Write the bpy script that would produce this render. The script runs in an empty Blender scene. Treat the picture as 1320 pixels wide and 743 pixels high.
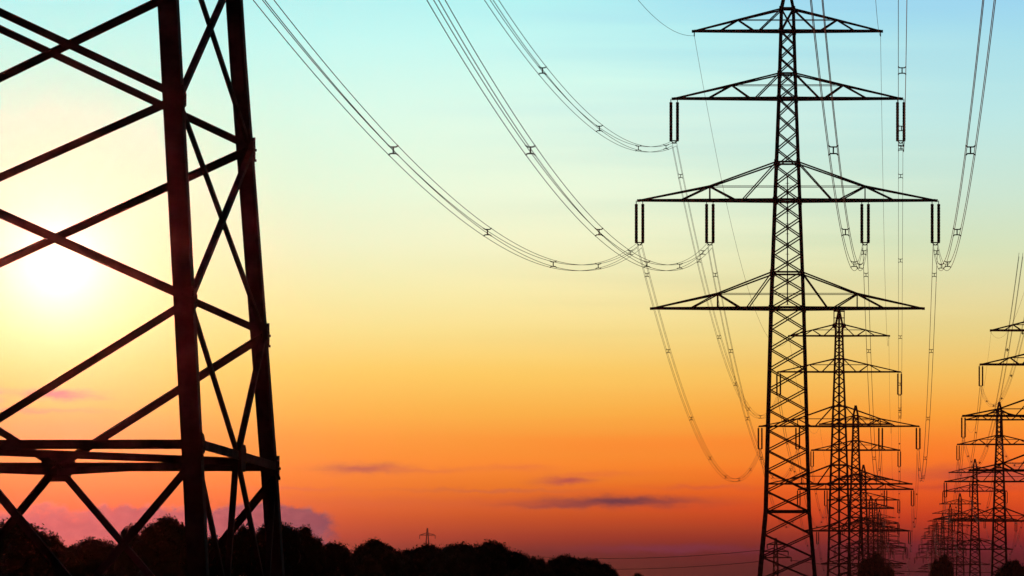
import bpy, bmesh, math, random
from mathutils import Vector, Matrix
random.seed(7)
S = bpy.context.scene
COL = S.collection

# ------------------------------------------------------------------ camera
F = 5800.0            # focal length in pixels of a 1320 px wide frame
EYE = 1.7
cam = bpy.data.cameras.new('camera'); camo = bpy.data.objects.new('camera', cam); COL.objects.link(camo)
camo.location = (0, 0, EYE); camo.rotation_euler = (math.radians(90), 0, 0)
cam.sensor_width = 36.0; cam.lens = F / 1320 * 36
cam.shift_x = -498.0 / 1320; cam.shift_y = 498.5 / 1320
cam.clip_start = 0.5; cam.clip_end = 30000
S.camera = camo
S.render.resolution_x = 1024; S.render.resolution_y = 576

S.view_settings.view_transform = 'Standard'; S.view_settings.look = 'None'
S.view_settings.exposure = 0; S.view_settings.gamma = 1
S.render.engine = 'CYCLES'
S.cycles.max_bounces = 3; S.cycles.diffuse_bounces = 1; S.cycles.glossy_bounces = 1
S.cycles.volume_bounces = 0; S.cycles.transparent_max_bounces = 8

def U(px): return (px - 1158.0) / F          # tangent of azimuth
def E(py): return (870.0 - py) / F           # tangent of elevation

def lin(c):
    return tuple(((v/255)/12.92 if v/255 <= .04045 else (((v/255)+.055)/1.055)**2.4) for v in c)

# ------------------------------------------------------------------ node helper
class N:
    def __init__(s, nt): s.nt = nt
    def new(s, t): return s.nt.nodes.new(t)
    def put(s, sock, v):
        if isinstance(v, bpy.types.NodeSocket): s.nt.links.new(v, sock)
        else: sock.default_value = v
    def m(s, op, a, b=None, c=None, clamp=False):
        n = s.new('ShaderNodeMath'); n.operation = op; n.use_clamp = clamp
        s.put(n.inputs[0], a)
        if b is not None: s.put(n.inputs[1], b)
        if c is not None: s.put(n.inputs[2], c)
        return n.outputs[0]
    def add(s, a, b): return s.m('ADD', a, b)
    def sub(s, a, b): return s.m('SUBTRACT', a, b)
    def mul(s, a, b): return s.m('MULTIPLY', a, b)
    def exp(s, a): return s.m('EXPONENT', a)
    def rng(s, v, a, b, c=0., d=1., smooth=True):
        n = s.new('ShaderNodeMapRange'); n.interpolation_type = 'SMOOTHSTEP' if smooth else 'LINEAR'
        s.put(n.inputs[0], v)
        for i, q in enumerate((a, b, c, d)): n.inputs[i+1].default_value = q
        return n.outputs[0]
    def mix(s, f, a, b, blend='MIX'):
        n = s.new('ShaderNodeMix'); n.data_type = 'RGBA'; n.blend_type = blend; n.clamp_factor = True
        s.put(n.inputs[0], f)
        for i, v in ((6, a), (7, b)):
            if isinstance(v, tuple): v = (*v[:3], 1)
            s.put(n.inputs[i], v)
        return n.outputs[2]
    def ramp(s, v, stops):
        n = s.new('ShaderNodeValToRGB'); s.put(n.inputs[0], v)
        cr = n.color_ramp; cr.interpolation = 'LINEAR'
        while len(cr.elements) > 1: cr.elements.remove(cr.elements[-1])
        cr.elements[0].position = stops[0][0]; cr.elements[0].color = (*stops[0][1], 1)
        for p, c in stops[1:]:
            e = cr.elements.new(p); e.color = (*c, 1)
        return n.outputs[0]
    def noise(s, vec, scale, detail=3, rough=.5):
        n = s.new('ShaderNodeTexNoise'); s.put(n.inputs['Vector'], vec)
        n.inputs['Scale'].default_value = scale; n.inputs['Detail'].default_value = detail
        n.inputs['Roughness'].default_value = rough
        return n.outputs[0]
    def vec(s, x, y, z=0.):
        n = s.new('ShaderNodeCombineXYZ')
        for i, v in enumerate((x, y, z)): s.put(n.inputs[i], v)
        return n.outputs[0]

# ------------------------------------------------------------------ world: dusk sky
SUN = Vector((U(75), 1.0, E(340))).normalized()
SUN_EL = math.asin(SUN.z); SUN_AZ = math.atan2(SUN.x, SUN.y)
w = bpy.data.worlds.new('World'); S.world = w; w.use_nodes = True
nt = w.node_tree; nt.nodes.clear(); n = N(nt)
tc = n.new('ShaderNodeTexCoord'); sp = n.new('ShaderNodeSeparateXYZ'); nt.links.new(tc.outputs['Generated'], sp.inputs[0])
dx, dy, dz = sp.outputs
hor = n.m('SQRT', n.add(n.mul(dx, dx), n.mul(dy, dy)))
e = n.m('DIVIDE', dz, n.m('MAXIMUM', hor, 1e-4))          # tangent of elevation
az = n.m('ARCTAN2', dx, dy)                                # 0 = along the power line
pos = n.m('MULTIPLY', n.m('ADD', e, 0.02), 1/0.5, clamp=True)
def P(py): return (E(py) + .02) / .5
LEFT = [(743,(88,34,56)),(715,(120,44,58)),(690,(170,62,56)),(662,(208,86,50)),(635,(232,112,48)),(600,(252,138,56)),(570,(252,150,62)),(530,(252,178,78)),
        (480,(254,204,102)),(430,(252,224,142)),(380,(250,236,172)),(320,(245,244,200)),(250,(236,250,220)),(150,(222,252,234)),(60,(198,250,243)),(0,(178,243,243)),(-120,(150,215,235)),(-500,(80,140,190)),(-1500,(30,50,90))]
RIGHT = [(743,(70,14,36)),(715,(96,20,38)),(690,(142,32,36)),(665,(198,56,30)),(635,(230,82,30)),(600,(250,112,36)),(570,(250,130,44)),(530,(250,162,58)),
        (480,(243,192,96)),(430,(232,208,132)),(380,(228,218,160)),(320,(214,226,186)),(250,(204,230,210)),(150,(188,232,230)),(60,(166,224,236)),(0,(156,214,240)),(-120,(130,190,225)),(-500,(70,130,185)),(-1500,(26,46,86))]
def stops(L, air):
    # the haze in front of the sky adds its own light; leave room for it
    L = sorted(L, key=lambda t: -t[0]); out = []
    for y, c in L:
        k = math.exp(-max(0, 870-y)/230); c = lin(c)
        out.append((P(y), tuple(max(.001, c[i] - air[i]*k) for i in range(3))))
    return out
AIR_L, AIR_R = (.30, .05, .06), (.05, .006, .006)
cl = n.ramp(pos, [(0.0, lin((30,10,25)))] + stops(LEFT, AIR_L)); crr = n.ramp(pos, [(0.0, lin((24,6,18)))] + stops(RIGHT, AIR_R))
wob = n.mul(n.sub(n.noise(n.vec(n.mul(az, 3.), n.mul(e, 60.)), 3.0, 2), .5), .1)
fac = n.rng(n.add(az, wob), U(520), U(1290))
skyc = n.mix(fac, cl, crr)
# --- clouds, laid out on the sky sphere by azimuth / elevation
na = n.noise(n.vec(n.mul(az, 130.), n.mul(e, 300.)), 1.0, 5, .6)
nb = n.noise(n.vec(n.mul(az, 45.), n.mul(e, 420.), 3.), 1.0, 4, .55)
azw = n.add(az, n.mul(n.sub(nb, .5), .012))
ew = n.add(e, n.mul(n.sub(na, .5), .0030))
def streak(px, py, hx, hy, soft=1.0):
    a = n.m('DIVIDE', n.sub(azw, U(px)), hx / F); b = n.m('DIVIDE', n.sub(ew, E(py)), hy / F)
    r2 = n.add(n.mul(a, a), n.mul(b, b))
    return n.exp(n.mul(r2, -1.0))
def over(c, mask, col, k): return n.mix(n.mul(mask, k), c, lin(col))
# broad dusky bands close to the horizon
skyc = over(skyc, streak(560, 650, 240, 8), (196,84,50), .35)
skyc = over(skyc, streak(1290, 612, 120, 11), (150,48,66), .62)
skyc = over(skyc, streak(1240, 630, 90, 5), (176,50,52), .5)
skyc = over(skyc, streak(1180, 706, 220, 8), (84,22,54), .35)
skyc = over(skyc, streak(860, 708, 110, 5), (96,34,74), .5)
skyc = over(skyc, streak(60, 560, 160, 26), (214,132,84), .4)
skyc = over(skyc, streak(30, 536, 90, 3), (196,120,100), .6)
skyc = over(skyc, streak(640, 634, 120, 2.5), (190,92,60), .6)
skyc = over(skyc, streak(905, 628, 60, 3), (200,82,56), .5)
skyc = over(skyc, streak(380, 632, 60, 3), (206,96,66), .5)
skyc = over(skyc, streak(468, 606, 52, 6), (160,78,72), .9)
skyc = over(skyc, streak(560, 607, 70, 3), (215,104,60), .5)
skyc = over(skyc, streak(668, 604, 40, 4), (222,104,62), .5)
skyc = over(skyc, streak(728, 621, 30, 5.5), (166,68,70), .9)
skyc = over(skyc, streak(770, 612, 60, 3), (218,96,58), .4)
skyc = over(skyc, streak(725, 652, 66, 4), (140,60,56), .8)
skyc = over(skyc, streak(800, 647, 92, 6.5), (84,42,62), 1.0)
skyc = over(skyc, streak(88, 515, 42, 6), (66,74,108), 1.0)
skyc = over(skyc, streak(-4, 518, 20, 8), (70,70,132), 1.0)
# cumulus bank low on the left: top edge heaped, flat base lost in haze
puff = n.noise(n.vec(n.mul(az, 190.), n.mul(e, 260.), 7.), 1.0, 6, .62)
ptop = n.noise(n.vec(n.mul(az, 75.), 2.2, 1.), 1.0, 3, .55)
topE = n.add(E(655), n.mul(n.sub(ptop, .5), .0075))
topE = n.add(topE, n.mul(n.sub(puff, .5), .0055))
bank = n.rng(n.sub(topE, e), -.0003, .0011)
bank = n.mul(bank, n.rng(n.add(az, n.mul(n.sub(puff,.5), .01)), U(440), U(418)))
bank = n.mul(bank, n.rng(e, E(735), E(690)))
bcol = n.mix(n.rng(puff, .35, .72), lin((14,44,78)), lin((58,60,86)))
lit = n.mul(n.rng(n.sub(topE, e), .0035, .0002), n.rng(az, U(180), U(60)))
bcol = n.mix(n.mul(lit, .45), bcol, lin((240,112,70)))
rim = n.mul(n.rng(n.sub(topE, e), .0013, .0002), n.rng(puff, .42, .6))
bcol = n.mix(n.mul(rim, .5), bcol, lin((238,124,80)))
skyc = n.mix(n.mul(bank, .94), skyc, bcol)
# high thin veil variation
veil = n.noise(n.vec(n.mul(az, 9.), n.mul(e, 34.), 5.), 1.0, 3, .5)
skyc = n.mix(n.mul(n.rng(veil, .45, .85, 0, .10), n.rng(e, E(560), E(300))), skyc, lin((255,240,215)))
# --- sun and its aureole
dist = n.new('ShaderNodeVectorMath'); dist.operation = 'DISTANCE'
nrm = n.new('ShaderNodeVectorMath'); nrm.operation = 'NORMALIZE'; nt.links.new(tc.outputs['Generated'], nrm.inputs[0])
nt.links.new(nrm.outputs[0], dist.inputs[0]); dist.inputs[1].default_value = SUN
th = dist.outputs['Value']
def glow(sig, amp, col):
    g = n.m('DIVIDE', th, sig); g = n.mul(n.exp(n.mul(n.mul(g, g), -1.0)), amp)
    return n.mix(1.0, (0, 0, 0), n.vec(n.mul(g, col[0]), n.mul(g, col[1]), n.mul(g, col[2])))
def addc(a, b):
    m_ = n.mix(1.0, a, b, 'ADD'); return m_
# most of the aureole is made by the haze itself, so the sky behind it is a little deeper there
gd = n.m('DIVIDE', th, .058); gd = n.exp(n.mul(n.mul(gd, gd), -1.0))
skyc = n.mix(1.0, skyc, n.vec(n.sub(1.0, n.mul(gd, .62)), n.sub(1.0, n.mul(gd, .07)), n.sub(1.0, n.mul(gd, .05))), 'MULTIPLY')
ge = n.m('DIVIDE', th, .036); ge = n.exp(n.mul(n.mul(ge, ge), -1.0))
skyc = n.mix(1.0, skyc, n.vec(n.sub(1.0, n.mul(ge, .4)), n.sub(1.0, n.mul(ge, .16)), n.sub(1.0, n.mul(ge, .34))), 'MULTIPLY')
g1 = n.mul(n.exp(n.m('DIVIDE', th, -.0060)), 1.1)
skyc = addc(skyc, n.vec(g1, n.mul(g1, .97), n.mul(g1, .88)))
skyc = addc(skyc, glow(.0135, .12, (1, .9, .66)))
# --- the rest of the dome: dim evening sky away from the sunset
far = n.rng(th, .26, .70, 1.0, .025)
skyc = n.mix(1.0, skyc, n.vec(far, far, far), 'MULTIPLY')
bg = n.new('ShaderNodeBackground'); n.put(bg.inputs[0], skyc); bg.inputs[1].default_value = 1.0
nish = n.new('ShaderNodeTexSky'); nish.sky_type = 'NISHITA'; nish.sun_disc = False
nish.sun_elevation = SUN_EL; nish.sun_rotation = SUN_AZ
bg2 = n.new('ShaderNodeBackground'); nt.links.new(nish.outputs[0], bg2.inputs[0]); bg2.inputs[1].default_value = 0.0004
ad = n.new('ShaderNodeAddShader'); nt.links.new(bg.outputs[0], ad.inputs[0]); nt.links.new(bg2.outputs[0], ad.inputs[1])
wo = n.new('ShaderNodeOutputWorld'); nt.links.new(ad.outputs[0], wo.inputs[0])

# ------------------------------------------------------------------ sun lamp
sl = bpy.data.lights.new('sun', 'SUN'); sl.energy = 0.9; sl.angle = math.radians(.53); sl.color = (1, .34, .22)
so = bpy.data.objects.new('sun', sl); COL.objects.link(so)
so.rotation_euler = (-SUN).to_track_quat('-Z', 'Y').to_euler(); so.location = (-60, 300, 90)

# ------------------------------------------------------------------ materials
def mat(name, base, rough=.7, metal=0., var=.35, scale=4., spec=.3, bump=0.):
    m = bpy.data.materials.new(name); m.use_nodes = True; t = m.node_tree; q = N(t)
    b = t.nodes['Principled BSDF']
    c = q.new('ShaderNodeTexCoord')
    f = q.noise(c.outputs['Object'], scale, 4, .6)
    lo = tuple(v*(1-var) for v in base); hi = tuple(v*(1+var) for v in base)
    q.put(b.inputs['Base Color'], q.mix(q.rng(f, .3, .7), lo, hi))
    b.inputs['Roughness'].default_value = rough; b.inputs['Metallic'].default_value = metal
    b.inputs['Specular IOR Level'].default_value = spec
    if bump:
        bn = q.new('ShaderNodeBump'); bn.inputs['Strength'].default_value = bump
        q.put(bn.inputs['Height'], q.noise(c.outputs['Object'], scale*6, 3)); t.links.new(bn.outputs[0], b.inputs['Normal'])
    return m
STEEL = mat('weathered_steel', (.07, .05, .047), .85, .1, .4, 2.5, .1, .2)
WIRE = mat('aluminium_wire', (.045, .042, .04), .75, .1, .2, 6., .15)
GLASSY = mat('porcelain', (.025, .02, .02), .6, 0, .2, 8., .1)
CONC = mat('concrete', (.22, .21, .2), .9, 0, .3, 3., .2, .3)
LEAF = mat('foliage', (.035, .05, .02), .8, 0, .5, 1.2, .15)
LEAFD = mat('dark_foliage', (.028, .038, .018), .8, 0, .5, 1.0, .15)
BARK = mat('bark', (.06, .045, .035), .9, 0, .4, 8., .1, .6)
GRASS = mat('field', (.045, .055, .022), .95, 0, .5, .05, .1, .3)

# ------------------------------------------------------------------ mesh helpers
def link_mesh(name, bm, m, parent=None):
    me = bpy.data.meshes.new(name); bm.to_mesh(me); bm.free(); me.materials.append(m)
    o = bpy.data.objects.new(name, me); COL.objects.link(o)
    if parent: o.parent = parent
    return o
def root(name, label, cat, loc=(0, 0, 0), rz=0, group=None):
    o = bpy.data.objects.new(name, None); COL.objects.link(o); o.empty_display_size = .5
    o.location = loc; o.rotation_euler = (0, 0, rz); tag(o, label, cat, group); return o
def tag(o, label, cat, group=None):
    o['label'] = label; o['category'] = cat
    if group: o['group'] = group
    return o
def frame(p, q, hint=None):
    d = (q - p).normalized()
    h = Vector(hint) if hint is not None else Vector((0, 1, 0))
    if abs(d.dot(h)) > .97: h = Vector((1, 0, 0)) if abs(d.x) < .9 else Vector((0, 0, 1))
    u = (h - d*h.dot(d)).normalized(); v = d.cross(u)
    return d, u, v
def prism(bm, p, q, outline, u, v):
    a = [bm.verts.new(p + u*x + v*y) for x, y in outline]; b = [bm.verts.new(q + u*x + v*y) for x, y in outline]
    k = len(outline)
    for i in range(k): bm.faces.new((a[i], a[(i+1) % k], b[(i+1) % k], b[i]))
    bm.faces.new(a[::-1]); bm.faces.new(b)
def bar(bm, p, q, w, h=None):
    p, q = Vector(p), Vector(q); d, u, v = frame(p, q); a = w/2; b = (h or w)/2
    prism(bm, p, q, [(-a, -b), (a, -b), (a, b), (-a, b)], u, v)
def angle(bm, p, q, w, t, u, v):
    """rolled L section; u and v are the directions of its two flanges"""
    p, q = Vector(p), Vector(q); d = (q-p).normalized()
    u = Vector(u); v = Vector(v)
    u = (u - d*u.dot(d)).normalized(); v = (v - d*v.dot(d)); v = (v - u*v.dot(u)).normalized()
    prism(bm, p, q, [(0, 0), (w, 0), (w, t), (t, t), (t, w), (0, w)], u, v)
def tube(bm, pts, r, seg=5):
    rings = []
    for i, p in enumerate(pts):
        d, u, v = frame(pts[max(i-1, 0)], pts[min(i+1, len(pts)-1)], (0, 0, 1))
        rings.append([bm.verts.new(p + (u*math.cos(a) + v*math.sin(a))*r) for a in [2*math.pi*k/seg for k in range(seg)]])
    for a, b in zip(rings, rings[1:]):
        for k in range(seg): bm.faces.new((a[k], a[(k+1) % seg], b[(k+1) % seg], b[k]))
    bm.faces.new(rings[0][::-1]); bm.faces.new(rings[-1])
def lathe(bm, c, prof, seg=8):
    rings = [[bm.verts.new(Vector(c) + Vector((r*math.cos(2*math.pi*k/seg), r*math.sin(2*math.pi*k/seg), z))) for k in range(seg)] for r, z in prof]
    for a, b in zip(rings, rings[1:]):
        for k in range(seg): bm.faces.new((a[k], a[(k+1) % seg], b[(k+1) % seg], b[k]))
    bm.faces.new(rings[0][::-1]); bm.faces.new(rings[-1])

# ------------------------------------------------------------------ ground
XM, XR = -9.86, 24.6
def sst(a, b, x):
    t = min(1, max(0, (x-a)/(b-a))); return t*t*(3-2*t)
def ground(x, y):
    def interp(tab):
        if y <= tab[0][0]: return tab[0][1]
        for (a, za), (b, zb) in zip(tab, tab[1:]):
            if y <= b:
                t = (y-a)/(b-a); return za + (zb-za)*t*t*(3-2*t)
        return tab[-1][1]
    main = interp([(0, 0), (400, 0), (749, -.8), (1040, .7), (1290, 0), (1640, 5), (1990, 15), (2340, 24), (2690, 32), (3040, 40), (4000, 42)])
    right = interp([(0, 0), (420, 1.0), (792, 3.4), (1096, 4.9), (1444, 7.7), (1790, 12), (2140, 20), (2490, 27), (2840, 34), (3190, 40), (4000, 42)])
    s = sst(0, 18, x)
    return main*(1-s) + right*s
bm = bmesh.new()
xs = [-1400, -1000, -700, -450, -300, -200, -140, -100, -70, -45, -30, -18, -9, -3, 3, 8, 12, 16, 22, 32, 50, 80, 130, 220, 400, 800, 1200]
ys = [-60 + 45*i for i in range(100)]
g = [[bm.verts.new((x, y, ground(x, y))) for x in xs] for y in ys]
for i in range(len(ys)-1):
    for j in range(len(xs)-1): bm.faces.new((g[i][j], g[i][j+1], g[i+1][j+1], g[i+1][j]))
gr = link_mesh('ground', bm, GRASS); gr['kind'] = 'structure'
for p in gr.data.polygons: p.use_smooth = True

# ------------------------------------------------------------------ lattice pylon (line pattern)
def prof_w(prof, z):
    for (a, wa), (b, wb) in zip(prof, prof[1:]):
        if z <= b: return wa + (wb-wa)*(z-a)/(b-a)
    return prof[-1][1]
PROF = [(-1.2, 3.49), (0, 3.38), (16.2, 1.93), (34.25, 1.45), (43.85, 1.10), (52.9, .76), (58.9, .58), (60.9, .53), (63.2, .05)]
NPROF = [(-.3, 2.85), (4.14, 2.59), (8.85, 2.28), (13, 2.05), (28.45, 1.5), (38.05, 1.10), (47.1, .76), (53.1, .58), (55.1, .53), (57.4, .05)]
# crossarms: bottom z, half length, top z at body, bend x, bend z
ARMS = [(34.25, 12.0, 37.4, 6.2, 35.55), (43.85, 13.15, 47.2, 6.9, 45.1), (52.9, 10.07, 55.1, 4.95, 54.1), (58.9, 8.28, 60.85, 4.4, 59.9)]
INS = [(13.15, 43.85), (6.9, 43.85), (10.07, 52.9)]
INSLEN = 3.95
def steps(a, b, k): return [a + (b-a)*i/k for i in range(k)]
def corner(prof, z, sx, sy): w_ = prof_w(prof, z); return Vector((sx*w_, sy*w_, z))

def make_legs(t, prof, zs, w, thick, mb=None):
    for sx in (-1, 1):
        for sy in (-1, 1):
            bm = bmesh.new()
            for a, b in zip(zs, zs[1:]):
                p, q = corner(prof, a, sx, sy), corner(prof, b, sx, sy)
                p = p + Vector((0, 0, -.01))
                if thick: bar(bm, p, q, w)
                else: angle(bm, p, q, w, w*.13, (-sx, 0, 0), (0, -sy, 0))
            link_mesh('leg', bm, STEEL, t)
FACES = [((-1, -1), (1, -1)), ((1, -1), (1, 1)), ((1, 1), (-1, 1)), ((-1, 1), (-1, -1))]
def make_bracing(t, prof, nodes, horiz, w):
    for (a, b) in FACES:
        bm = bmesh.new()
        for z0, z1 in zip(nodes, nodes[1:]):
            bar(bm, corner(prof, z0, *a), corner(prof, z1, *b), w); bar(bm, corner(prof, z0, *b), corner(prof, z1, *a), w)
        for z in horiz: bar(bm, corner(prof, z, *a), corner(prof, z, *b), w*1.5)
        link_mesh('bracing', bm, STEEL, t)
def crossarm(t, prof, spec, dz, cw, bw, gus=True):
    zb, L, zt, xb, zm = spec; zb += dz; zt += dz; zm += dz
    bm = bmesh.new()
    wb, wt = prof_w(prof, zb), prof_w(prof, zt)
    for s in (-1, 1):
        tip = .10
        def dep(x): return wb + (tip-wb)*(x-wb)/(L-wb)
        for f in (-1, 1):
            B = lambda x: Vector((s*x, f*dep(x), zb))
            T = Vector((s*wt, f*wt, zt)); M = Vector((s*xb, f*dep(xb)*.85, zm)); TIP = Vector((s*L, f*tip, zb+.02))
            bar(bm, Vector((0, f*wb, zb)), TIP, cw); bar(bm, T, M, cw*.62); bar(bm, M, TIP, cw*.62)
            bar(bm, M, B(xb*.66), bw*1.15); bar(bm, B(xb*.58), T, bw); bar(bm, M, B(xb + (L-xb)*.42), bw)
            if xb > 6: bar(bm, M, B(xb), bw)
            bar(bm, M, Vector((0, f*dep(xb)*.85, zm)), bw*.55)          # tie running through the body
            if gus:
                for q in (T, Vector((s*wb, f*wb, zb))): bar(bm, q - Vector((0, 0, .24)), q + Vector((0, 0, .20)), .36, .36)
        # plan bracing of the bottom panel
        xsn = [wb + (L-wb)*k/6 for k in range(7)]
        for k, (x0, x1) in enumerate(zip(xsn, xsn[1:])):
            f = 1 if k % 2 else -1
            bar(bm, (s*x0, f*dep(x0), zb), (s*x1, -f*dep(x1), zb), bw*.8)
        bar(bm, (s*xb, -dep(xb), zm), (s*xb, dep(xb), zm), bw)
        bar(bm, (s*L - s*.05, 0, zb), (s*(L+.22), 0, zb), cw*1.1)
    return link_mesh('crossarm', bm, STEEL, t)
def insulator(t, x, z):
    r = bmesh.new()
    for o in (-.29, .29):
        bar(r, (x+o, 0, z), (x+o, 0, z-.3), .07)
        prof = [(.04, z-INSLEN+.25)]
        k = 13; L = INSLEN-.55
        for i in range(k):
            zz = z-INSLEN+.27 + L*i/k
            prof += [(.132, zz), (.148, zz+L/k*.35), (.146, zz+L/k*.6), (.132, zz+L/k*.9)]
        lathe(r, (x+o, 0, 0), prof, 7)
    o = link_mesh('insulator', r, GLASSY, t)
    y = bmesh.new()
    bar(y, (x-.42, 0, z-INSLEN+.22), (x+.42, 0, z-INSLEN+.22), .07, .10)
    bar(y, (x-.29, 0, z-INSLEN+.2), (x, 0, z-INSLEN-.02), .07); bar(y, (x+.29, 0, z-INSLEN+.2), (x, 0, z-INSLEN-.02), .07)
    bar(y, (x-.22, 0, z-INSLEN), (x+.22, 0, z-INSLEN), .06)
    link_mesh('yoke', y, STEEL, o)
    return o
def ladder(t, z0, z1, w_):
    bm = bmesh.new(); bar(bm, (0, .1, z0), (0, .1, z1), w_)
    k = z0
    while k < z1: bar(bm, (-.17, .1, k), (.17, .1, k), .035); k += .9
    link_mesh('climbing_pole', bm, STEEL, t)

ZS = [z for z, _ in PROF]
NODES = steps(0, 16.2, 8) + steps(16.2, 34.25, 10) + steps(34.25, 43.85, 6) + steps(43.85, 52.9, 6) + steps(52.9, 58.9, 5) + [58.9, 60.9]
HOR = [16.2, 34.25, 37.4, 43.85, 47.2, 52.9, 55.1, 58.9, 60.9]
def make_pylon(label, pole, k=1.):
    t = root('pylon', label, 'pylon')
    make_legs(t, PROF, ZS, .29*k, True)
    make_bracing(t, PROF, NODES, HOR, .11*k)
    for sp_ in ARMS: crossarm(t, PROF, sp_, 0, .215*k, .105*k)
    for x, z in INS:
        for s in (-1, 1): insulator(t, s*x, z)
    if pole: ladder(t, *pole)
    bm = bmesh.new()
    bar(bm, (-8.28, 0, 58.9), (-8.28, 0, 58.45), .09)
    link_mesh('earth_wire_clamp', bm, STEEL, t)
    bm = bmesh.new(); bar(bm, (8.28, 0, 58.9), (8.28, 0, 58.45), .09); link_mesh('earth_wire_clamp', bm, STEEL, t)
    return t
def copy_tree(o, parent=None):
    c = o.copy(); COL.objects.link(c); c.parent = parent
    for ch in [k for k in o.children]: copy_tree(ch, c)
    return c

GP = 'lattice pylons of the power lines'
pyA = make_pylon('tallest complete lattice pylon, with four crossarms, right of centre', (34.6, 46.0, .10), .95); pyA['group'] = GP
pyA.location = (XM, 400, 0)
pyB = make_pylon('second pylon of the row, directly behind the tallest one with thick central pole', (1.0, 63.3, .34), 1.12); pyB['group'] = GP
pyB.location = (XM, 749, -.8)
# mast-head cage on the second pylon
bm = bmesh.new()
for s in (-1, 1):
    bar(bm, (s*.85, 0, 60.6), (s*.85, 0, 63.0), .16); bar(bm, (0, 0, 63.0), (s*.95, 0, 63.0), .2)
    bar(bm, (0, 0, 61.9), (s*.95, 0, 61.9), .14); lathe(bm, (s*.85, 0, 0), [(.1, 60.2), (.3, 60.4), (.3, 60.8), (.1, 61.0)], 8)
    bar(bm, (s*.85, 0, 60.3), (0, 0, 59.2), .14)
link_mesh('mast_head', bm, STEEL, pyB)
pyC = make_pylon('third pylon of the main row, showing just right of the pole-cored one', None, 1.6); pyC['group'] = GP
pyC.location = (XM, 1040, .7)
MAIN = {'A': pyA, 'B': pyB, 'C': pyC}
far_main = [(1290, 'fourth pylon back in the main row, its arms just over the dark trees'),
            (1640, 'fifth pylon back in the main row, hazy red and half lost in lattice'),
            (1990, 'sixth pylon back in the main row, small and hazy'),
            (2340, 'seventh pylon back in the main row, very small and hazy'),
            (2690, 'eighth pylon back in the main row, tiny and hazy beside the ninth'),
            (3040, 'ninth and farthest pylon of the main row, tiny in red haze')]
def vary(o):
    o.rotation_euler = (random.uniform(-.002, .002), random.uniform(-.003, .003), random.uniform(-.06, .06))
    k = random.uniform(.975, 1.03); o.scale = (random.uniform(.97, 1.03), 1, k)
for y, lab in far_main:
    o = copy_tree(pyC); o['label'] = lab; o.location = (XM, y, ground(XM, y)); vary(o)
right_row = [(792, 'pylon cut off by the right edge, only its left arm ends showing'),
             (1096, 'tall hazy pylon nearest the right edge whose whole body is visible'),
             (1444, 'slimmer pylon just left of the tall one at the right edge'),
             (1790, 'fourth pylon back in the right-hand row, among crowded arms'),
             (2140, 'fifth pylon back in the right-hand row, small above dark tree'),
             (2490, 'sixth pylon back in the right-hand row, small and hazy'),
             (2840, 'seventh pylon back in the right-hand row, very small'),
             (3190, 'farthest and leftmost pylon of the right-hand row, tiny in haze')]
for y, lab in right_row:
    o = copy_tree(pyC); o['label'] = lab; o.location = (XR, y, ground(XR, y)); vary(o) if y > 1500 else None

# ------------------------------------------------------------------ the big near pylon on the left
NY = 50.29; NDZ = -5.8
near = root('pylon', 'huge dark steel pylon in the left foreground, only its lower lattice showing', 'pylon', (-9.93, NY, 0), -.021, GP)
nz = [z for z, _ in NPROF]
make_legs(near, NPROF, nz, .20, False)
def nbrace(p, q, w, out, name='brace'):
    bm = bmesh.new(); d = (Vector(q)-Vector(p)).normalized(); out = Vector(out)
    side = d.cross(out).normalized()
    if side.z > 0: side = -side
    p = Vector(p) - side*w*.5; q = Vector(q) - side*w*.5
    angle(bm, p, q, w, w*.13, side, -out)
    return link_mesh(name, bm, STEEL, near)
NN = [5.69, 7.85, 10.0, 12.15]
for (a, b) in FACES:
    out = Vector(((a[0]+b[0])/2, (a[1]+b[1])/2, 0)).normalized()
    C_ = lambda z, c: corner(NPROF, z, *c)
    ws = .085 if abs(out.y) > .5 else .062
    for i, (z0, z1) in enumerate(zip(NN, NN[1:])):
        nbrace(C_(z0, a) + out*.012, C_(z1, b) + out*.012, ws, out); nbrace(C_(z0, b) - out*.02, C_(z1, a) - out*.02, ws, out)
    mid = (C_(4.14, a) + C_(4.14, b))/2
    nbrace(C_(4.14, a) + out*.015, C_(4.14, b) + out*.015, .10, out, 'crossbar')
    for c in (a, b):
        nbrace(mid - out*.01, C_(5.69, c) - out*.01, ws, out)
        quarter = (C_(2.55, c)*.5 + (C_(2.55, a)+C_(2.55, b))*.25)
        nbrace(mid - out*.02, quarter, ws, out); nbrace(C_(4.05, c) - out*.02, quarter, ws, out)
        nbrace(quarter, C_(.6, c), ws, out)
    nbrace(C_(2.55, a) - out*.03, C_(2.55, b) - out*.03, .08, out, 'crossbar')
    # gusset plates: mid point and leg nodes
    bm = bmesh.new(); along = (C_(4.14, b) - C_(4.14, a)).normalized()
    prism(bm, mid - out*.005, mid + out*.03, [(-.20, .07), (-.13, -.17), (.13, -.17), (.20, .07), (.14, .13), (-.14, .13)], along, Vector((0, 0, 1)))
    link_mesh('gusset_plate', bm, STEEL, near)
    for z in (4.14, 5.69, 7.85, 10.0):
        for c, sg in ((a, 1), (b, -1)):
            p = C_(z, c); bm = bmesh.new()
            prism(bm, p + out*.005, p + out*.022, [(0, -.13), (sg*.19, -.07), (sg*.20, .05), (sg*.12, .11), (0, .13)], along, Vector((0, 0, 1)))
            for k in range(4):
                lp = p + along*sg*(.06 + .05*(k % 2)) + Vector((0, 0, -.07 + .04*k))
                bar(bm, lp, lp + out*.032, .022)
            link_mesh('gusset_plate', bm, STEEL, near)
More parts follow.
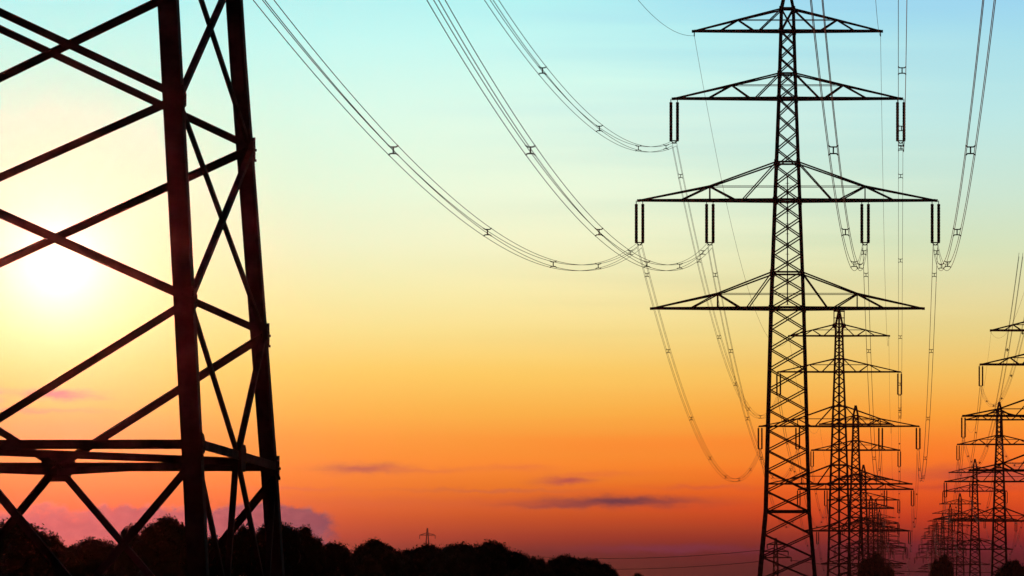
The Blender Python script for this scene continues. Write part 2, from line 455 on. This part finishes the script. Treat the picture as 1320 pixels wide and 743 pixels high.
# plan diamond at the crossbars
mids = [Vector((0, -1, 0))*prof_w(NPROF, 4.14), Vector((1, 0, 0))*prof_w(NPROF, 4.14), Vector((0, 1, 0))*prof_w(NPROF, 4.14), Vector((-1, 0, 0))*prof_w(NPROF, 4.14)]
for i in range(4):
    nbrace(mids[i] + Vector((0, 0, 4.12)), mids[(i+1) % 4] + Vector((0, 0, 4.12)), .08, (0, 0, 1), 'crossbar')
# rest of the body above the frame
nodes_up = steps(12.15, 28.45, 8) + steps(28.45, 38.05, 6) + steps(38.05, 47.1, 6) + steps(47.1, 53.1, 5) + [53.1, 55.1]
make_bracing(near, NPROF, nodes_up, [z + NDZ for z in HOR[1:]], .11)
for sp_ in ARMS: crossarm(near, NPROF, sp_, NDZ, .22, .11)
for x, z in INS:
    for s in (-1, 1): insulator(near, s*x, z + NDZ)
# step bolts up two of the legs
for sx, sy in ((1, -1), (1, 1)):
    bm = bmesh.new(); z = 3.2; k = 0
    for z0 in (4.14, 5.69, 7.85, 10.0):
        for j in range(3):
            p = corner(NPROF, z0 - .14 + .12*j, sx, sy)
            d = Vector((sx, 0, 0)); bar(bm, p, p + d*(.022 + .012*(j % 2)), .028)
    link_mesh('bolts', bm, STEEL, near)['kind'] = 'stuff'
for sx in (-1, 1):
    for sy in (-1, 1):
        bm = bmesh.new(); p = corner(NPROF, -.3, sx, sy); lathe(bm, p, [(.55, -.2), (.5, .55), (.42, .62)], 16)
        link_mesh('footing', bm, CONC, near)

# ------------------------------------------------------------------ conductors
def sag_pt(P0, P1, sag, t):
    p = P0.lerp(P1, t); p.z -= 4*sag*t*(1-t); return p
def seen(P0, P1, sag):
    for i in range(61):
        p = sag_pt(P0, P1, sag, i/60)
        if p.y < 5: continue
        x = 1158 + F*p.x/p.y; y = 870 - F*(p.z-EYE)/p.y
        if -5 < x < 1325 and -5 < y < 748: return True
    return False
BR = .0175
def bundle(P0, P1, sag, label, cat, group, nseg=70, detail=True, gap=.21, spacers=(), spacing=None):
    if not seen(P0, P1, sag): return
    offs = [(-gap, -gap), (gap, -gap), (-gap, gap), (gap, gap)]
    if detail:
        t = root('conductor_bundle', label, cat, P0, 0, group)
        for ox, oz in offs:
            bm = bmesh.new()
            tube(bm, [sag_pt(P0, P1, sag, i/nseg) + Vector((ox, 0, oz)) - P0 for i in range(nseg+1)], BR, 5)
            link_mesh('wire', bm, WIRE, t)
        L = (P1-P0).y; sps = [(y - P0.y)/L for y in spacers]
        for tt in sps:
            bm = bmesh.new(); c = sag_pt(P0, P1, sag, tt) - P0
            j = gap
            bar(bm, c + Vector((0, 0, -j*.72)), c + Vector((0, 0, j*.72)), .065)
            for sz in (-1, 1):
                bar(bm, c + Vector((-j*.72, 0, sz*j*.72)), c + Vector((j*.72, 0, sz*j*.72)), .055)
                for sx in (-1, 1):
                    bar(bm, c + Vector((sx*j*.6, 0, sz*j*.7)), c + Vector((sx*j, 0, sz*j)), .055)
                    bar(bm, c + Vector((sx*j, -.09, sz*j)), c + Vector((sx*j, .09, sz*j)), .05)
            link_mesh('spacer', bm, STEEL, t)
        return t
    bm = bmesh.new()
    for ox, oz in offs: tube(bm, [sag_pt(P0, P1, sag, i/30) + Vector((ox, 0, oz)) - P0 for i in range(31)], BR, 4)
    k = max(1, int((P1-P0).y//50))
    for i in range(1, k):
        c = sag_pt(P0, P1, sag, i/k) - P0
        bar(bm, c + Vector((0, 0, -gap)), c + Vector((0, 0, gap)), .1); bar(bm, c + Vector((-gap, 0, 0)), c + Vector((gap, 0, 0)), .1)
    o = link_mesh('conductor_bundle', bm, WIRE); o.location = P0; return tag(o, label, cat, group)
def earth(P0, P1, sag, label, group, r=.017):
    if not seen(P0, P1, sag): return
    bm = bmesh.new(); tube(bm, [sag_pt(P0, P1, sag, i/60) - P0 for i in range(61)], r, 5)
    o = link_mesh('earth_wire', bm, WIRE); o.location = P0; return tag(o, label, 'wire', group)
PH = [(-13.15, 39.9, 'outer left middle'), (-6.9, 39.9, 'inner left middle'), (-10.07, 48.95, 'left upper'),
      (10.07, 48.95, 'right upper'), (6.9, 39.9, 'inner right middle'), (13.15, 39.9, 'outer right middle')]
near_labels = ['longest wire bundle, sagging lowest from upper left to the outermost left insulators',
               'middle of the three left wire bundles, ending at the inner left insulators',
               'upper wire bundle at left, ending at the insulators under the second crossarm',
               'near-vertical wire bundle down to the insulators of the second crossarm at right',
               'steep wire bundle falling from the top edge to the inner right insulators',
               'rightmost steep wire bundle falling from the top edge to the outer right insulators']
AB_labels = ['wire bundle looping lowest left of the tallest pylon, below its outermost left insulators',
             'wire bundle running down behind the tallest pylon from its inner left insulators',
             'wire bundle running down from the upper left insulators of the tallest pylon',
             'vertical wire bundle below the upper right insulators of the tallest pylon',
             'wire bundle hanging below the inner right insulators of the tallest pylon',
             'wire bundle hanging below the outer right insulators of the tallest pylon']
WG = 'conductor bundles strung between the pylons'
yoff = -INSLEN
for i, (x, z, nm) in enumerate(PH):
    zz = z - .02
    bundle(Vector((XM+x, NY, zz+NDZ)), Vector((XM+x, 400, zz)), 11.2, near_labels[i], 'power line', WG, 90, True, .21, [60, 108, 157, 205, 252, 300, 345, 386])
    bundle(Vector((XM+x, 400, zz)), Vector((XM+x, 749, zz-.8)), 11.6, AB_labels[i], 'power line', WG, 60, True, .2, [412, 450, 500, 550, 600, 650, 700])
for s, nm in ((-1, 'left'), (1, 'right')):
    earth(Vector((XM+s*8.28, NY, 58.5+NDZ)), Vector((XM+s*8.28, 400, 58.5)), 11.2, f'single thin wire from the top edge to the {nm} end of the topmost crossarm', 'earth wires')
    earth(Vector((XM+s*8.28, 400, 58.5)), Vector((XM+s*8.28, 749, 57.7)), 10.2, f'single thin wire falling behind the tallest pylon from the {nm} end of its top crossarm', 'earth wires')
def far_spans(xc, ys_, names, sags):
    for (y0, y1), (a, b), sg in zip(zip(ys_, ys_[1:]), zip(names, names[1:]), sags):
        g0 = ground(xc, y0); g1 = ground(xc, y1)
        for x, z, nm in PH:
            bundle(Vector((xc+x, y0, z+g0)), Vector((xc+x, y1, z+g1)), sg, f'{nm} wires from {a} to {b}', 'power line', WG, detail=False, gap=.18)
        for s, nm in ((-1, 'left'), (1, 'right')):
            earth(Vector((xc+s*8.28, y0, 58.5+g0)), Vector((xc+s*8.28, y1, 58.5+g1)), sg*.85, f'thin {nm} top wire from {a} to {b}', 'earth wires')
far_spans(XM, [749, 1040, 1290, 1640], ['second pylon', 'third pylon of main row', 'fourth', 'fifth'], [8.3, 6.2, 9])
far_spans(XR, [420, 792, 1096, 1444, 1790], ['right frame edge', 'cut-off right pylon', 'tall right pylon', 'slimmer right pylon', 'fourth right pylon'], [11, 10, 10.5, 10])

# ------------------------------------------------------------------ distant crossing line
def small_pylon(px, Y, ytop, arms, wb, label, k=1.0):
    X = U(px)*Y; g0 = ground(X, Y); H = EYE + E(ytop)*Y - g0
    t = root('small_pylon', label, 'pylon', (X, Y, g0), 0, 'small distant pylons')
    pr = [(-.5, wb), (H*.9, wb*.35), (H, .08)]
    for sx in (-1, 1):
        for sy in (-1, 1):
            bm = bmesh.new()
            for a, b in zip(pr, pr[1:]): bar(bm, (sx*a[1], sy*a[1], a[0]), (sx*b[1], sy*b[1], b[0]), .34*k)
            link_mesh('leg', bm, STEEL, t)
    bm = bmesh.new(); nd = steps(0, H*.9, 14) + [H*.9]
    for a, b in FACES:
        for z0, z1 in zip(nd, nd[1:]):
            bar(bm, corner(pr, z0, *a), corner(pr, z1, *b), .2*k); bar(bm, corner(pr, z0, *b), corner(pr, z1, *a), .2*k)
    link_mesh('bracing', bm, STEEL, t)
    ends = []
    for (py, half) in arms:
        z = EYE + E(py)*Y - g0; L = half*Y/F; bm = bmesh.new(); ww = prof_w(pr, z)
        for s in (-1, 1):
            for f in (-1, 1):
                bar(bm, (0, f*ww, z), (s*L, 0, z), .28*k); bar(bm, (s*ww, f*ww, z+L*.28), (s*L, 0, z), .2*k)
            bar(bm, (s*L, 0, z), (s*L, 0, z-1.4), .22*k)
        link_mesh('crossarm', bm, STEEL, t); ends.append((X, Y, z+g0, L))
    return ends
e1 = small_pylon(1000, 1500, 694, [(702, 11), (711, 16), (719, 20)], 1.6, 'small blocky pylon seen between the legs of the tallest pylon', 1.5)
e2 = small_pylon(551, 1600, 681, [(690, 10)], 1.3, 'tiny distant pylon with one crossarm poking above the treeline')
def span(P0, P1, sag, label):
    bm = bmesh.new(); tube(bm, [sag_pt(P0, P1, sag, i/50) - P0 for i in range(51)], .10, 5)
    o = link_mesh('power_cable', bm, WIRE); o.location = P0; tag(o, label, 'power line', 'cables of the distant crossing line')
def W(px, py, Y): return Vector((U(px)*Y, Y, EYE + E(py)*Y))
span(W(560, 706, 1600), W(985, 709, 1500), 3.4, 'upper distant cable low in the sky between treeline and tallest pylon')
span(W(560, 722, 1600), W(980, 724, 1500), 3.0, 'lower distant cable low in the sky between treeline and tallest pylon')
span(W(1018, 722, 1500), W(1420, 727, 1500), 3.6, 'distant cable crossing low behind the pylon rows at right')

# ------------------------------------------------------------------ trees
def crown_mesh(name, seed, lobes, squash, leaves, m, spiky=0.):
    """unit tree: height 1, half width .5; lumpy core with many small leaf clumps round it"""
    rnd = random.Random(seed); bm = bmesh.new(); L = []
    L.append((Vector((0, 0, .56)), .30)); L.append((Vector((0, 0, .33)), .33))
    for i in range(lobes):
        a = rnd.uniform(0, 2*math.pi); zz = rnd.uniform(-.25, 1.0)
        rr = math.sqrt(max(0, 1 - max(zz, 0)**2)) * rnd.uniform(.55, .95)
        rad = rnd.uniform(.09, .19)
        c = Vector((math.cos(a)*rr*(.5-rad), math.sin(a)*rr*(.5-rad), .55 + zz*(.43-rad)))
        L.append((c, rad))
    for c, r in L:
        M_ = Matrix.Translation(c) @ Matrix.Diagonal((r*.88, r*.88, r*.85*squash, 1))
        g_ = bmesh.ops.create_icosphere(bm, subdivisions=2, radius=1, matrix=M_)
        for v in g_['verts']: v.co += Vector([rnd.uniform(-1, 1) for _ in range(3)])*r*.07
    tot = sum(r*r for _, r in L)
    for c, r in L:
        k = int(leaves*r*r/tot)
        for _ in range(k):
            d = Vector((rnd.gauss(0, 1), rnd.gauss(0, 1), rnd.gauss(0, 1)+.25)).normalized()
            rr = r*(rnd.uniform(.84, 1.06) + (rnd.random()**5)*.36)
            p = c + Vector((d.x*rr, d.y*rr, d.z*rr*squash))
            s = rnd.uniform(.006, .017)
            u = Vector([rnd.gauss(0, 1) for _ in range(3)]).normalized(); v = u.cross(Vector([rnd.gauss(0, 1) for _ in range(3)])).normalized()
            if spiky and rnd.random() < spiky: v = (v*.3 + Vector((0, 0, 1))).normalized(); s *= 1.3
            q = [p + u*s*.6, p + v*s*1.3, p - u*s*.6, p - v*s*.9]
            bm.faces.new([bm.verts.new(x) for x in q])
    me = bpy.data.meshes.new(name); bm.to_mesh(me); bm.free(); me.materials.append(m); return me
def trunk_mesh(name, seed):
    rnd = random.Random(seed); bm = bmesh.new()
    def limb(p, q, r0, r1, k=5):
        pts = [p.lerp(q, i/k) + Vector((rnd.uniform(-1, 1), rnd.uniform(-1, 1), 0))*.008*(0 < i < k) for i in range(k+1)]
        rings = []
        for i, c in enumerate(pts):
            r = r0 + (r1-r0)*i/k; d, u, v = frame(pts[max(i-1, 0)], pts[min(i+1, k)])
            rings.append([bm.verts.new(c + (u*math.cos(a)+v*math.sin(a))*r) for a in [2*math.pi*j/8 for j in range(8)]])
        for a, b in zip(rings, rings[1:]):
            for j in range(8): bm.faces.new((a[j], a[(j+1) % 8], b[(j+1) % 8], b[j]))
        bm.faces.new(rings[-1])
    limb(Vector((0, 0, -.03)), Vector((.01, 0, .55)), .032, .016)
    for i in range(6):
        a = rnd.uniform(0, 6.28); z = rnd.uniform(.25, .5)
        limb(Vector((0, 0, z)), Vector((math.cos(a)*.25, math.sin(a)*.25, z+rnd.uniform(.15, .35))), .013, .004)
    me = bpy.data.meshes.new(name); bm.to_mesh(me); bm.free(); me.materials.append(BARK); return me
CROWNS = [crown_mesh('crown', 11, 26, .95, 15000, LEAF, .2), crown_mesh('crown', 23, 34, .9, 15000, LEAFD),
          crown_mesh('crown', 37, 22, 1.05, 14000, LEAF, .25), crown_mesh('crown', 41, 40, .9, 16000, LEAFD, .1),
          crown_mesh('crown', 59, 30, 1.0, 15000, LEAF, .15)]
TRUNKS = [trunk_mesh('trunk', 5), trunk_mesh('trunk', 6)]
def tree(px, ytop, hw, Y, k, label, group='trees along the horizon', rz=None, cat='tree'):
    X = U(px)*Y; g0 = ground(X, Y); H = EYE + E(ytop)*Y - g0
    wd = 2*hw*Y/F
    t = root('tree', label, cat, (X, Y, g0), rz if rz is not None else random.uniform(0, 6.28), group)
    hc = max(1.1*wd, (785-ytop)*Y/F); wd *= 1.3
    c = bpy.data.objects.new('crown', CROWNS[k % len(CROWNS)]); COL.objects.link(c); c.parent = t; c.scale = (wd, wd, hc); c.location = (0, 0, H-hc*.985)
    q = bpy.data.objects.new('trunk', TRUNKS[k % 2]); COL.objects.link(q); q.parent = t; q.scale = (max(wd, H*.5),)*2 + (H,)
TREES = [
 (-48, 664, 62, 150, 0, 'dark leafy tree cut by the left frame edge'),
 (12, 665, 66, 165, 1, 'broad dark tree at the left frame edge under the big pylon’s crossbar'),
 (62, 682, 36, 190, 2, 'low dark tree on the right flank of the leftmost broad tree'),
 (122, 689, 44, 210, 3, 'low bushy tree in the dip left of the foreground pylon leg'),
 (170, 672, 20, 200, 4, 'narrow dark tree where a brace meets the treeline'),
 (212, 663, 46, 175, 0, 'round dark tree directly left of the foreground pylon’s front leg'),
 (268, 688, 40, 200, 1, 'low dark tree between the front and back legs of the foreground pylon'),
 (318, 673, 28, 185, 2, 'dark tree just left of the foreground pylon’s rear leg'),
 (356, 667, 36, 170, 3, 'tall dark tree behind the foot of the foreground pylon’s rear leg'),
 (392, 674, 26, 180, 4, 'dark tree right of the foreground pylon, at the end of the purple cloud'),
 (430, 694, 28, 230, 1, 'small dark tree in the step right of the foreground pylon’s trees'),
 (480, 692, 38, 240, 0, 'domed dark tree left of the tiny distant pylon'),
 (519, 704, 26, 260, 2, 'low dark tree between the domed tree and the tiny distant pylon'),
 (552, 697, 32, 255, 3, 'dark tree directly below the tiny distant pylon'),
 (592, 696, 36, 250, 4, 'dark tree right of the tiny distant pylon'),
 (630, 694, 38, 245, 0, 'highest dark tree of the middle treeline'),
 (664, 706, 26, 260, 1, 'sloping dark tree on the right shoulder of the middle treeline'),
 (692, 714, 24, 280, 2, 'small dark tree in the notch before the last clump'),
 (728, 711, 30, 285, 3, 'dark tree at the left of the last clump of the treeline'),
 (757, 716, 26, 290, 4, 'dark tree second from the right end of the treeline'),
 (778, 722, 18, 300, 1, 'small dark tree ending the treeline on the right'),
 (822, 738, 12, 320, 2, 'tiny dark bush peeping up right of the treeline'),
 (88, 700, 50, 240, 4, 'low dark tree behind the dip in the left trees'),
 (240, 706, 55, 230, 2, 'low dark tree behind the base of the foreground pylon’s front leg'),
 (300, 704, 50, 230, 0, 'low dark tree behind the gap between the two visible pylon legs'),
 (415, 712, 50, 260, 3, 'low dark tree filling the step right of the foreground pylon'),
 (455, 713, 40, 280, 4, 'low dark tree filling the notch left of the domed tree'),
 (506, 712, 50, 290, 1, 'low dark tree filling the gap right of the domed tree'),
 (572, 712, 55, 290, 2, 'low dark tree behind the middle treeline, right of the tiny pylon'),
 (650, 720, 50, 300, 3, 'low dark tree behind the sloping shoulder of the treeline'),
 (710, 727, 45, 310, 0, 'low dark tree filling the notch of the last clump'),
 (1116, 718, 11, 900, 1, 'dark tree, left of three clustered at the foot of the main pylon row'),
 (1129, 711, 12, 930, 3, 'tallest of three dark trees clustered at the foot of the main pylon row'),
 (1142, 727, 12, 960, 2, 'dark tree, right and lowest of three at the foot of the main pylon row'),
 (1208, 721, 9, 1000, 0, 'dark tree, left and lower of a pair at the foot of the right-hand pylon row'),
 (1218, 713, 10, 1030, 4, 'dark tree, right and taller of a pair at the foot of the right-hand pylon row'),
 (1306, 721, 22, 800, 2, 'dark tree in the bottom right corner'),
]
for a in TREES: tree(a[0], a[1] + (3 if a[0] < 800 else 0), a[2], a[3]*(.45 if a[0] < 800 else 1), *a[4:])

# ------------------------------------------------------------------ haze
USE_HAZE = True
if USE_HAZE:
    bm = bmesh.new()
    bmesh.ops.create_cube(bm, size=1, matrix=Matrix.Translation((-100, 2200, 53)) @ Matrix.Diagonal((2800, 4600, 110, 1)))
    hm = bpy.data.materials.new('haze'); hm.use_nodes = True; t = hm.node_tree; t.nodes.clear()
    pv = t.nodes.new('ShaderNodeVolumePrincipled'); oo = t.nodes.new('ShaderNodeOutputMaterial'); t.links.new(pv.outputs[0], oo.inputs['Volume'])
    pv.inputs['Color'].default_value = (.95, .42, .44, 1); pv.inputs['Density'].default_value = 1.5e-5; pv.inputs['Anisotropy'].default_value = .975
    hz = link_mesh('haze', bm, hm); hz['kind'] = 'stuff'
